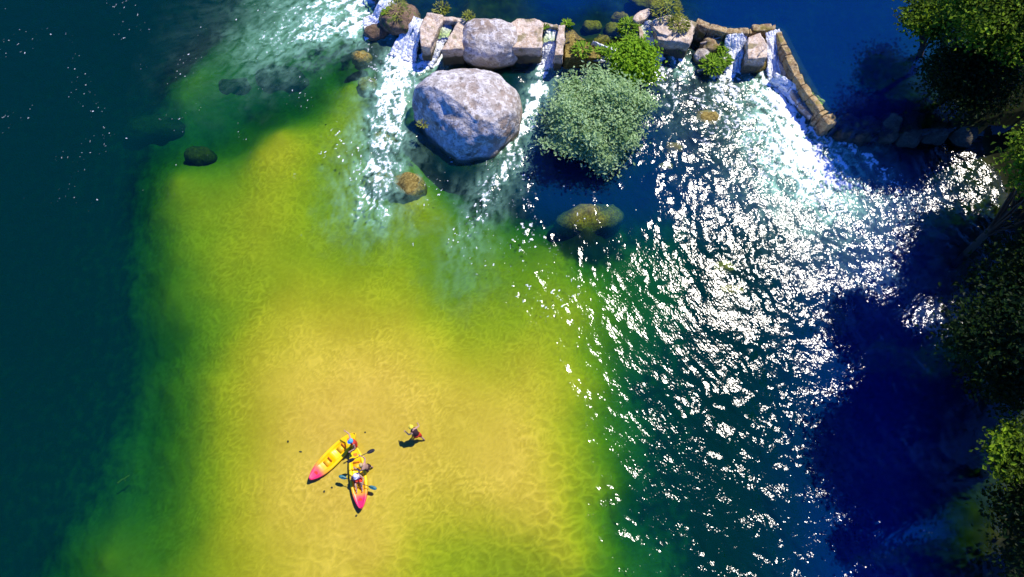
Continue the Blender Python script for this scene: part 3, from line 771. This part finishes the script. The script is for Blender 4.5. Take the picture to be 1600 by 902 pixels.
def tuft(name, label, p, r, h, n, mat, seed, ll=.45, lw=.09, cat='plant', group=None):
    rg = np.random.default_rng(seed); o = empty(name, p); tag(o, label, cat, group)
    a = rg.uniform(0, 2 * np.pi, n); rr = r * np.sqrt(rg.uniform(0, 1, n)); z = h * (1 - (rr / r) ** 2 * .6) * rg.uniform(.5, 1, n)
    Cc = np.stack([np.cos(a) * rr, np.sin(a) * rr, z], 1)
    d = np.stack([np.cos(a), np.sin(a), rg.uniform(.1, 1.0, n)], 1); nn = np.stack([-np.cos(a) * .6, -np.sin(a) * .6, np.ones(n)], 1) + rg.normal(size=(n, 3)) * .3
    link('leaves', leaf_mesh('leaves', Cc, nn, ll, lw, seed, d), M[mat], o)
    bm = bmesh.new(); rnd = random.Random(seed)
    for k in range(7):
        q = rnd.uniform(0, 6.28); e = Vector((math.cos(q) * r * .6, math.sin(q) * r * .6, h * .8))
        tube(bm, [Vector((0, 0, -.15)), e * .5 + Vector((0, 0, .05)), e], [.025, .018, .008], 5)
    bm_obj('stems', bm, M['bark'], o)
    return o
PL = [
 (982,42,1.3,.55,.4,70,'fern','fern','upper bright green fern on the left of the shrub pier'),
 (986,66,1.1,.55,.4,70,'fern','fern','lower bright green fern on the left of the shrub pier'),
 (1000,84,.6,.5,.5,60,'fern','fern','dark green fern at the foot of the shrub pier'),
 (910,80,1.2,.55,.45,60,'fern','fern','green fern on the brown sloping apron'),
 (940,83,1.1,.4,.3,40,'fern','fern','small bright fern at the lip of the weir gap'),
 (966,88,1.0,.8,.6,110,'lush','leafy plant','bright leafy plant over the fall behind the willow'),
 (886,38,1.4,.28,.2,25,'fern','fern','tiny fern behind the narrow pier'),
 (1040,20,1.75,.85,1.0,330,'heath','shrub','tall yellow green shrub on the broken stone pier'),
 (1060,40,1.75,.6,.5,200,'heath','shrub','low yellow shrub sprawling over the broken stone pier'),
 (1112,104,.2,.7,.6,150,'fern','plant','grassy green plant on the driftwood below the curved wall'),
 (1128,96,.3,.5,.5,80,'fern','plant','bright green plant beside the white fall left of the square pier'),
 (1127,76,.5,.35,.3,40,'fern','plant','small green plant above the driftwood'),
 (1060,76,.5,.3,.3,35,'fern','plant','small plant in the shade under the broken stone pier'),
 (608,22,1.3,.35,.3,40,'fern','plant','bright green plant on the mossy outcrop'),
 (622,18,1.5,.7,.3,110,'heath','plant','yellow green moss plant on top of the mossy outcrop'),
 (690,14,1.2,.5,.25,60,'heath','water plant','yellow green water weed above the U shaped pier'),
 (660,195,1.3,.3,.15,25,'heath','plant','small yellow green plant on the shaded side of the big boulder'),
 (852,44,1.5,.2,.2,20,'fern','plant','small fern on the edge of the flat pier'),
 (732,26,1.9,.35,.2,50,'heath','plant','dry grass tuft on the top left of the grey lichen boulder'),
]
for i, (px, py, z, r, h, n, m, nm, lb) in enumerate(PL):
    tuft(nm.replace(' ', '_'), lb, P(px, py, z), r * 1.25, h * 1.15, int(n * 1.7), m, 300 + i, ll=.34 if m == 'fern' else .26, lw=.13 if m in ('fern', 'lush') else .06)

# driftwood
def log(label, a, b, r, seed):
    bm = bmesh.new(); rnd = random.Random(seed); A, B = Vector(a), Vector(b); pts = []
    for k in range(6):
        q = A.lerp(B, k / 5) - A + Vector((rnd.uniform(-.05, .05), rnd.uniform(-.05, .05), rnd.uniform(-.04, .04))); pts.append(q)
    tube(bm, pts, [r * (1 - .1 * k) for k in range(6)], 7)
    q = pts[3]; tube(bm, [q, q + Vector((rnd.uniform(-.3, .3), rnd.uniform(-.3, .3), .2))], [r * .5, r * .15], 5)
    o = bm_obj('driftwood', bm, M['wood']); o.location = A; return tag(o, label, 'driftwood')
log('long driftwood stick across the rubble below the curved wall', P(1090,112,.25), P(1136,96,.5), .07, 1)
log('driftwood stick leaning down to the rapid', P(1118,122,.1), P(1140,100,.4), .06, 2)
log('bleached driftwood branch under the curved wall', P(1095,68,.8), P(1128,58,1.0), .07, 3)
log('thin dead stick lying on the shrub pier', P(1052,60,1.85), P(1064,42,1.9), .04, 4)
log('dark stick lying on the square stone pier', P(1184,88,1.75), P(1196,74,1.75), .035, 5)
log('sunken branch on the green bed left of the kayaks', P(182,756,-1.5), P(202,742,-1.45), .05, 6)

# ------------------------------------------------------------------ riverside trees on the right
TREES = [ # crown centre px, py, z ; radii ; material ; label
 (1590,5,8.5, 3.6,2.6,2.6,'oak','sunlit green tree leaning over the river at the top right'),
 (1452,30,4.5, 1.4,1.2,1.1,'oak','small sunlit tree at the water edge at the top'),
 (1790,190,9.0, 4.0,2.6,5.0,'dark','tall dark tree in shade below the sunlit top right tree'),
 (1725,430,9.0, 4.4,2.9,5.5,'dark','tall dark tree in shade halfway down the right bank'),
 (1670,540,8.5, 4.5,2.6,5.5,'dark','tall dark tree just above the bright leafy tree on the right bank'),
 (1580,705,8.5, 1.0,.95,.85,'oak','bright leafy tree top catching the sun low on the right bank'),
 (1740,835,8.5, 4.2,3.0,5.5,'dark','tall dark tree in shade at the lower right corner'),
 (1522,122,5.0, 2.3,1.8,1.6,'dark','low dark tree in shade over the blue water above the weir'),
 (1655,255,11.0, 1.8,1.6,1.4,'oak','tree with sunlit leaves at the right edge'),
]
for i, (px, py, z, rx, ry, rz_, m, lb) in enumerate(TREES):
    if lb is None: continue
    c = P(px, py, z); bxp, byp = max(c.x + 1.5, 25.0 + i * .4), c.y - .5
    zb = float(bed_z(np.array([bxp]), np.array([byp]))[0][0])
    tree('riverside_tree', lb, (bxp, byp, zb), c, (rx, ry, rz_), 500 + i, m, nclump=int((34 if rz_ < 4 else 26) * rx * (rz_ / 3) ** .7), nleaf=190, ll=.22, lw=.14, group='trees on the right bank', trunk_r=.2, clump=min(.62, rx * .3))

# ------------------------------------------------------------------ kayaks
def build_kayak(name, label, nose_px, tail_px, z=0.02):
    a, b = P(nose_px[0], nose_px[1], .15), P(tail_px[0], tail_px[1], .15)
    mid = (a + b) / 2; d = a - b; L = math.hypot(d.x, d.y)
    o = empty(name, (mid.x, mid.y, z), math.atan2(d.y, d.x)); tag(o, label, 'kayak', 'two yellow and red kayaks')
    HL = L / 2; W = .47; n = 34
    # closed hull: keel to gunwale to deck, with the deck dished along the middle
    def sect(t):
        x = -HL + 2 * HL * t; s = abs(2 * t - 1)
        w = W * (1 - s ** 2.6) ** .75 + .012; rise = .16 * s ** 3
        wells = max(math.exp(-((t - .36) / .10) ** 4), math.exp(-((t - .62) / .10) ** 4))
        dish = .15 * wells + .03 * (1 - s)
        pr = [(0, -.13 + rise), (.55, -.12 + rise), (.9, -.03 + rise), (1.0, .08 + rise), (.97, .16 + rise), (.86, .19 + rise), (.66, .185 + rise), (.60, .18 + rise - dish * .75), (.45, .18 + rise - dish), (0, .18 + rise - dish)]
        out = [(x, w * u, zz) for u, zz in pr] + [(x, -w * u, zz) for u, zz in pr[-2:0:-1]]
        return out
    V = []; k = len(sect(.5))
    for i in range(n): V += sect(.004 + .992 * (i / (n - 1)))
    F = []
    for i in range(n - 1):
        for j in range(k): F.append((i * k + j, i * k + (j + 1) % k, (i + 1) * k + (j + 1) % k, (i + 1) * k + j))
    me = bpy.data.meshes.new('hull'); me.from_pydata(V, [], F + [tuple(range(k - 1, -1, -1)), tuple((n - 1) * k + j for j in range(k))]); me.update()
    me.polygons.foreach_set('use_smooth', np.ones(len(me.polygons), bool))
    bm = bmesh.new(); bm.from_mesh(me); bmesh.ops.recalc_face_normals(bm, faces=bm.faces); bm.to_mesh(me); bm.free()
    link('hull', me, M['hull'], o)
    def box(nm, c, s, m, rot=0, bev=.02):
        bm = bmesh.new(); bmesh.ops.create_cube(bm, size=1.0)
        for v in bm.verts: v.co = Vector((v.co.x * s[0], v.co.y * s[1], v.co.z * s[2]))
        bmesh.ops.bevel(bm, geom=list(bm.edges), offset=bev, segments=2, affect='EDGES')
        q = bm_obj(nm, bm, M[m], o); q.location = c; q.rotation_euler = (0, rot, 0); return q
    for sx in (-.56, .46):
        s_ = box('seat', (sx - .02, 0, .07), (.36, .40, .05), 'seatyel'); box_b = box('backrest', (sx - .24, 0, .17), (.05, .36, .18), 'orange', -.35)
    for sx in (-.05, .93): box('foot_brace', (sx, 0, .09), (.07, .34, .09), 'seatyel')
    # round hatches and end handles
    for sx, m in ((1.28, 'redc'), (-1.25, 'orange')):
        bm = bmesh.new(); bmesh.ops.create_cone(bm, segments=20, radius1=.13, radius2=.115, depth=.035, cap_ends=True)
        h = bm_obj('hatch_cover', bm, M[m], o, False); h.location = (sx, 0, .22)
    for sg in (-1, 1):
        bm = bmesh.new(); x0 = sg * (HL - .10)
        tube(bm, [Vector((x0, -.05, .33)), Vector((x0 + sg * .06, -.03, .36)), Vector((x0 + sg * .06, .03, .36)), Vector((x0, .05, .33))], [.013] * 4, 6)
        bm_obj('carry_handle', bm, M['black'], o)
    return o
build_kayak('kayak', 'yellow and red kayak lying diagonally, its red bow pointing lower left', (484, 750), (556, 677))
build_kayak('kayak', 'yellow and red kayak pointing straight down, with a seated paddler', (565, 796), (554, 696))

def paddle(label, a, b, bladem='blade'):
    A, B = Vector(a), Vector(b); o = empty('paddle', (A + B) / 2); tag(o, label, 'paddle', 'kayak paddles')
    e = (B - A).normalized(); L = (B - A).length; side = e.cross(Vector((0, 0, 1))).normalized()
    bm = bmesh.new(); tube(bm, [-e * L * .42, e * L * .42], [.018, .018], 8); bm_obj('shaft', bm, M['black'], o)
    for s in (-1, 1):
        bm = bmesh.new(); up = side.cross(e)
        prof = [(-.02, .03), (.08, .085), (.22, .105), (.36, .09), (.44, .04)]
        lo, hi = [], []
        for t, wd in prof:
            c = e * s * (L * .5 - .44 + t)
            for lst, dz in ((lo, -.008), (hi, .008)):
                lst.append((bm.verts.new(c - side * wd + up * dz), bm.verts.new(c + up * (dz - .02)), bm.verts.new(c + side * wd + up * dz)))
        for lst in (lo, hi):
            for i in range(4):
                for j in range(2): bm.faces.new((lst[i][j], lst[i][j + 1], lst[i + 1][j + 1], lst[i + 1][j]))
        for i in range(4):
            for j in (0, 2): bm.faces.new((lo[i][j], hi[i][j], hi[i + 1][j], lo[i + 1][j]))
        for i in (0, 4):
            for j in range(2): bm.faces.new((lo[i][j], hi[i][j], hi[i][j + 1], lo[i][j + 1]))
        bm_obj('blade', bm, M[bladem], o)
    return o

# ------------------------------------------------------------------ people
def person(label, J, skinm='skin', cap=None, hairm='hair', vest=None, shorts=None, face_dir=Vector((0, 1, 0)), brim=True):
    """J: joints in world space: pelvis, chest, neck, head, and (shoulder, elbow, wrist) / (hip, knee, ankle, toe) for l and r"""
    o = empty('person', (J['pelvis'].x, J['pelvis'].y, min(J['la'].z, J['ra'].z))); tag(o, label, 'person')
    O = Vector(o.location)
    j = {k: Vector(v) - O for k, v in J.items()}
    names, rad, edges = [], [], []
    def add(k, p, r): names.append(p); rad.append(r); return len(names) - 1
    pe = add('p', j['pelvis'], .125); be = add('b', j['pelvis'].lerp(j['chest'], .5), .115); ch = add('c', j['chest'], .14); nk = add('n', j['neck'], .055)
    hd0 = add('h0', j['neck'].lerp(j['head'], .45), .07); hd = add('h', j['head'], .098); ht = add('ht', j['head'] + (j['head'] - j['neck']).normalized() * .09, .07)
    edges += [(pe, be), (be, ch), (ch, nk), (nk, hd0), (hd0, hd), (hd, ht)]
    for s in 'lr':
        a = [add('', j[s + 's'], .06), add('', j[s + 'e'], .042), add('', j[s + 'w'], .030)]
        hdir = (j[s + 'w'] - j[s + 'e']).normalized(); a.append(add('', j[s + 'w'] + hdir * .07, .034))
        edges += [(ch, a[0]), (a[0], a[1]), (a[1], a[2]), (a[2], a[3])]
        l = [add('', j[s + 'h'], .088), add('', j[s + 'k'], .058), add('', j[s + 'a'], .04), add('', j[s + 't'], .035)]
        edges += [(pe, l[0]), (l[0], l[1]), (l[1], l[2]), (l[2], l[3])]
    me = bpy.data.meshes.new('body_cage'); me.from_pydata([tuple(p) for p in names], edges, []); me.update()
    tmp = bpy.data.objects.new('body_cage', me); COL.objects.link(tmp)
    tmp.modifiers.new('skin', 'SKIN')
    for i, r in enumerate(rad): me.skin_vertices[0].data[i].radius = (r, r)
    me.skin_vertices[0].data[0].use_root = True
    ss = tmp.modifiers.new('sub', 'SUBSURF'); ss.levels = 2
    dg = bpy.context.evaluated_depsgraph_get()
    body = bpy.data.meshes.new_from_object(tmp.evaluated_get(dg)); body.name = 'body'
    bpy.data.objects.remove(tmp); bpy.data.meshes.remove(me)
    bm = bmesh.new(); bm.from_mesh(body)
    for s in 'lr':                                      # five fingers on each hand
        hdir = (j[s + 'w'] - j[s + 'e']).normalized(); palm = j[s + 'w'] + hdir * .09
        sd = hdir.cross(Vector((0, 0, 1)));  sd = sd.normalized() if sd.length > .1 else Vector((1, 0, 0)); cu = hdir.cross(sd)
        if cu.z > 0: cu = -cu
        for k in range(4):
            q = palm + sd * (k - 1.5) * .019; ln = (.07, .08, .075, .058)[k]
            tube(bm, [q - hdir * .02, q + hdir * ln * .5, q + hdir * ln * .85 + cu * .02, q + hdir * ln * .9 + cu * .045], [.009, .0085, .008, .006], 6)
        q = palm - hdir * .05 - sd * .03; tube(bm, [q, q - sd * .03 + hdir * .02, q - sd * .035 + hdir * .055], [.011, .010, .007], 6)
    # nose and ears
    fd = face_dir.normalized(); sdv = fd.cross((j['head'] - j['neck']).normalized()).normalized(); hc = j['head']
    tube(bm, [hc + fd * .085 + Vector((0, 0, .02)), hc + fd * .118 - Vector((0, 0, .01)), hc + fd * .095 - Vector((0, 0, .02))], [.008, .016, .012], 6)
    for s in (-1, 1): tube(bm, [hc + sdv * s * .088 + Vector((0, 0, .02)), hc + sdv * s * .104, hc + sdv * s * .088 - Vector((0, 0, .03))], [.012, .018, .010], 6)
    bm.to_mesh(body); bm.free()
    body.polygons.foreach_set('use_smooth', np.ones(len(body.polygons), bool)); body.materials.clear()
    link('body', body, M[skinm], o)
    hup = (j['head'] - j['neck']).normalized()
    for s in (-1, 1):
        bm = bmesh.new(); bmesh.ops.create_uvsphere(bm, u_segments=8, v_segments=6, radius=.012)
        e = bm_obj('eye', bm, M['black'], o); e.location = hc + fd * .09 + sdv * s * .035 + hup * .015
    bm = bmesh.new(); tube(bm, [hc + fd * .09 - hup * .045 - sdv * .025, hc + fd * .097 - hup * .047, hc + fd * .09 - hup * .045 + sdv * .025], [.006, .009, .006], 6); bm_obj('mouth', bm, M['redc'], o)
    def dome(nm, r, m, lim, push=Vector((0, 0, 0))):
        bm = bmesh.new(); bmesh.ops.create_uvsphere(bm, u_segments=20, v_segments=12, radius=r)
        bmesh.ops.delete(bm, geom=[v for v in bm.verts if v.co.z < lim * r], context='VERTS')
        q = bm_obj(nm, bm, M[m], o); sm = q.modifiers.new('thick', 'SOLIDIFY'); sm.thickness = .008
        q.rotation_euler = hup.to_track_quat('Z', 'Y').to_euler(); q.location = hc + hup * .012 + push; return q
    dome('hair', .116, hairm, -.25, -fd * .014)
    if cap:
        q = dome('cap', .135, cap, .0, hup * .012)
        if brim:
            bm = bmesh.new(); bmesh.ops.create_cone(bm, segments=18, radius1=.12, radius2=.11, depth=.012, cap_ends=True)
            bq = bm_obj('brim', bm, M[cap], q); bq.location = hup.to_track_quat('Z', 'Y').inverted() @ (fd * .09); bq.scale = (1, 1, 1)
    def loft(nm, rings, m, seg=16):
        bm = bmesh.new(); rr = []
        for c, ax, sx, a, b in rings:
            fw = ax.cross(sx).normalized(); sx2 = fw.cross(ax).normalized()
            rr.append([bm.verts.new(c + sx2 * math.cos(2 * math.pi * k / seg) * a + fw * math.sin(2 * math.pi * k / seg) * b) for k in range(seg)])
        for i in range(len(rr) - 1):
            for k in range(seg): bm.faces.new((rr[i][k], rr[i][(k + 1) % seg], rr[i + 1][(k + 1) % seg], rr[i + 1][k]))
        q = bm_obj(nm, bm, M[m], o); sm = q.modifiers.new('thick', 'SOLIDIFY'); sm.thickness = .01; return q
    sx = (j['rs'] - j['ls']).normalized(); ax = (j['chest'] - j['pelvis']).normalized(); pv, cc = j['pelvis'], j['chest']
    if vest: loft('vest', [(pv + ax * .05, ax, sx, .17, .145), (pv.lerp(cc, .5), ax, sx, .17, .14), (cc, ax, sx, .20, .165), (cc + ax * .10, ax, sx, .19, .135), (cc + ax * .17, ax, sx, .11, .10)], vest)
    if shorts:
        loft('shorts', [(pv + ax * .09, ax, sx, .165, .14), (pv, ax, sx, .185, .155), (pv - ax * .08, ax, sx, .19, .14)], shorts)
        for s in 'lr':
            e = (j[s + 'k'] - j[s + 'h']).normalized(); sv_ = sx
            loft('trouser_leg', [(j[s + 'h'] - e * .02, e, sv_, .115, .115), (j[s + 'h'].lerp(j[s + 'k'], .5), e, sv_, .105, .105), (j[s + 'h'].lerp(j[s + 'k'], .85), e, sv_, .095, .095)], shorts)
    return o

def stand(foot, zbed, facing, lean=(0, 0), arms=((.3, .1, -.45), (.3, .1, -.45)), step=.18, h=1.0, crouch=0.0):
    """a standing figure; lean: xy shift of the head; arms: wrist offset from the shoulder for l and r (side, forward, up)"""
    fw = Vector((math.cos(facing), math.sin(facing), 0)); sd = Vector((-fw.y, fw.x, 0))     # sd points to the left
    F0 = Vector((foot.x, foot.y, zbed)); ln = Vector((lean[0], lean[1], 0))
    hipz = .92 * h - crouch
    J = {}
    J['pelvis'] = F0 + Vector((0, 0, hipz)) + ln * .25
    J['chest'] = J['pelvis'] + Vector((0, 0, .40 * h)) + ln * .40
    J['neck'] = J['chest'] + Vector((0, 0, .17 * h)) + ln * .17
    J['head'] = J['neck'] + Vector((0, 0, .17 * h)) + ln * .18
    for s, g, a, stp in (('l', 1, arms[0], step), ('r', -1, arms[1], -step)):
        J[s + 's'] = J['chest'] + sd * g * .18 + Vector((0, 0, .08))
        wv = J[s + 's'] + sd * g * a[0] + fw * a[1] + Vector((0, 0, a[2])); m = (J[s + 's'] + wv) / 2
        dl = (wv - J[s + 's']).length; bend = math.sqrt(max(0, .29 ** 2 - (dl / 2) ** 2))
        J[s + 'e'] = m + (sd * g * .5 - Vector((0, 0, .6)) - fw * .4).normalized() * bend; J[s + 'w'] = wv
        J[s + 'h'] = J['pelvis'] + sd * g * .095 - Vector((0, 0, .05))
        J[s + 'a'] = F0 + sd * g * .11 + fw * stp + Vector((0, 0, .07)); J[s + 't'] = J[s + 'a'] + fw * .17 - Vector((0, 0, .035))
        J[s + 'k'] = (J[s + 'h'] + J[s + 'a']) / 2 + fw * (.05 + crouch * .8)
    return J, fw

def bedz(p): return float(bed_z(np.array([p.x]), np.array([p.y]))[0][0])
p = P(657, 686, -.35)
J, fw = stand(p, bedz(p), R(140), lean=(-.30, .42), arms=((.15, .35, -.32), (.25, .15, -.42)), step=.28)
person('person in a yellow cap and dark vest wading alone in the shallows', J, cap='yellowc', vest='darkc', shorts='redc', face_dir=fw)
p = P(560, 696, -.3)
J, fw = stand(p, bedz(p), R(215), lean=(-.05, .05), arms=((.15, .35, -.25), (.50, .0, -.10)), step=.05)
person('person in a light blue cap and red vest standing between the two kayaks', J, cap='bluec', vest='redc', shorts='redc', face_dir=fw)
p = P(581, 733, -.3)
J, fw = stand(p, bedz(p), R(165), lean=(-.28, .08), arms=((.05, .42, -.20), (.28, .25, .28)), step=.08)
person('fair haired bare chested person in dark shorts standing in the water beside the kayak', J, hairm='blond', shorts='darkc', face_dir=fw)
# second paddle, held upright-ish by the standing person
hw = J['rw']; paddle('dark paddle held by the fair haired person beside the kayak', hw + Vector((-.75, -.32, -.12)), hw + Vector((.75, .32, .12)), 'black')
# the seated paddler
c = P(560, 746, .2); fw = (P(565, 796, .2) - P(554, 696, .2)); fw.z = 0; fw.normalize(); sd = Vector((-fw.y, fw.x, 0))
J = {'pelvis': c + Vector((0, 0, .06))}
J['chest'] = J['pelvis'] + Vector((0, 0, .40)) - fw * .06; J['neck'] = J['chest'] + Vector((0, 0, .17)); J['head'] = J['neck'] + Vector((0, 0, .17)) + fw * .03
pa, pb = P(531, 737, .75), P(589, 757, .55)
pc = J['chest'] + fw * .36 - Vector((0, 0, .1)); pe_ = (pb - pa).normalized()
for s, g in (('l', 1), ('r', -1)):
    J[s + 's'] = J['chest'] + sd * g * .18 + Vector((0, 0, .08))
    J[s + 'w'] = pc + pe_ * g * .30 * (1 if pe_.dot(sd) > 0 else -1) - fw * .08
    J[s + 'e'] = (J[s + 's'] + J[s + 'w']) / 2 + sd * g * .12 - Vector((0, 0, .12))
    J[s + 'h'] = J['pelvis'] + sd * g * .1; J[s + 'k'] = J[s + 'h'] + fw * .40 + Vector((0, 0, .20)) + sd * g * .06
    J[s + 'a'] = J[s + 'k'] + fw * .33 - Vector((0, 0, .22)); J[s + 't'] = J[s + 'a'] + fw * .08 + Vector((0, 0, .12))
person('paddler in a white cap and white top seated in the kayak', J, cap='whitec', vest='whitec', shorts='redc', face_dir=fw)
paddle('teal bladed paddle across the lap of the seated paddler', pc - pe_ * 1.1, pc + pe_ * 1.1)
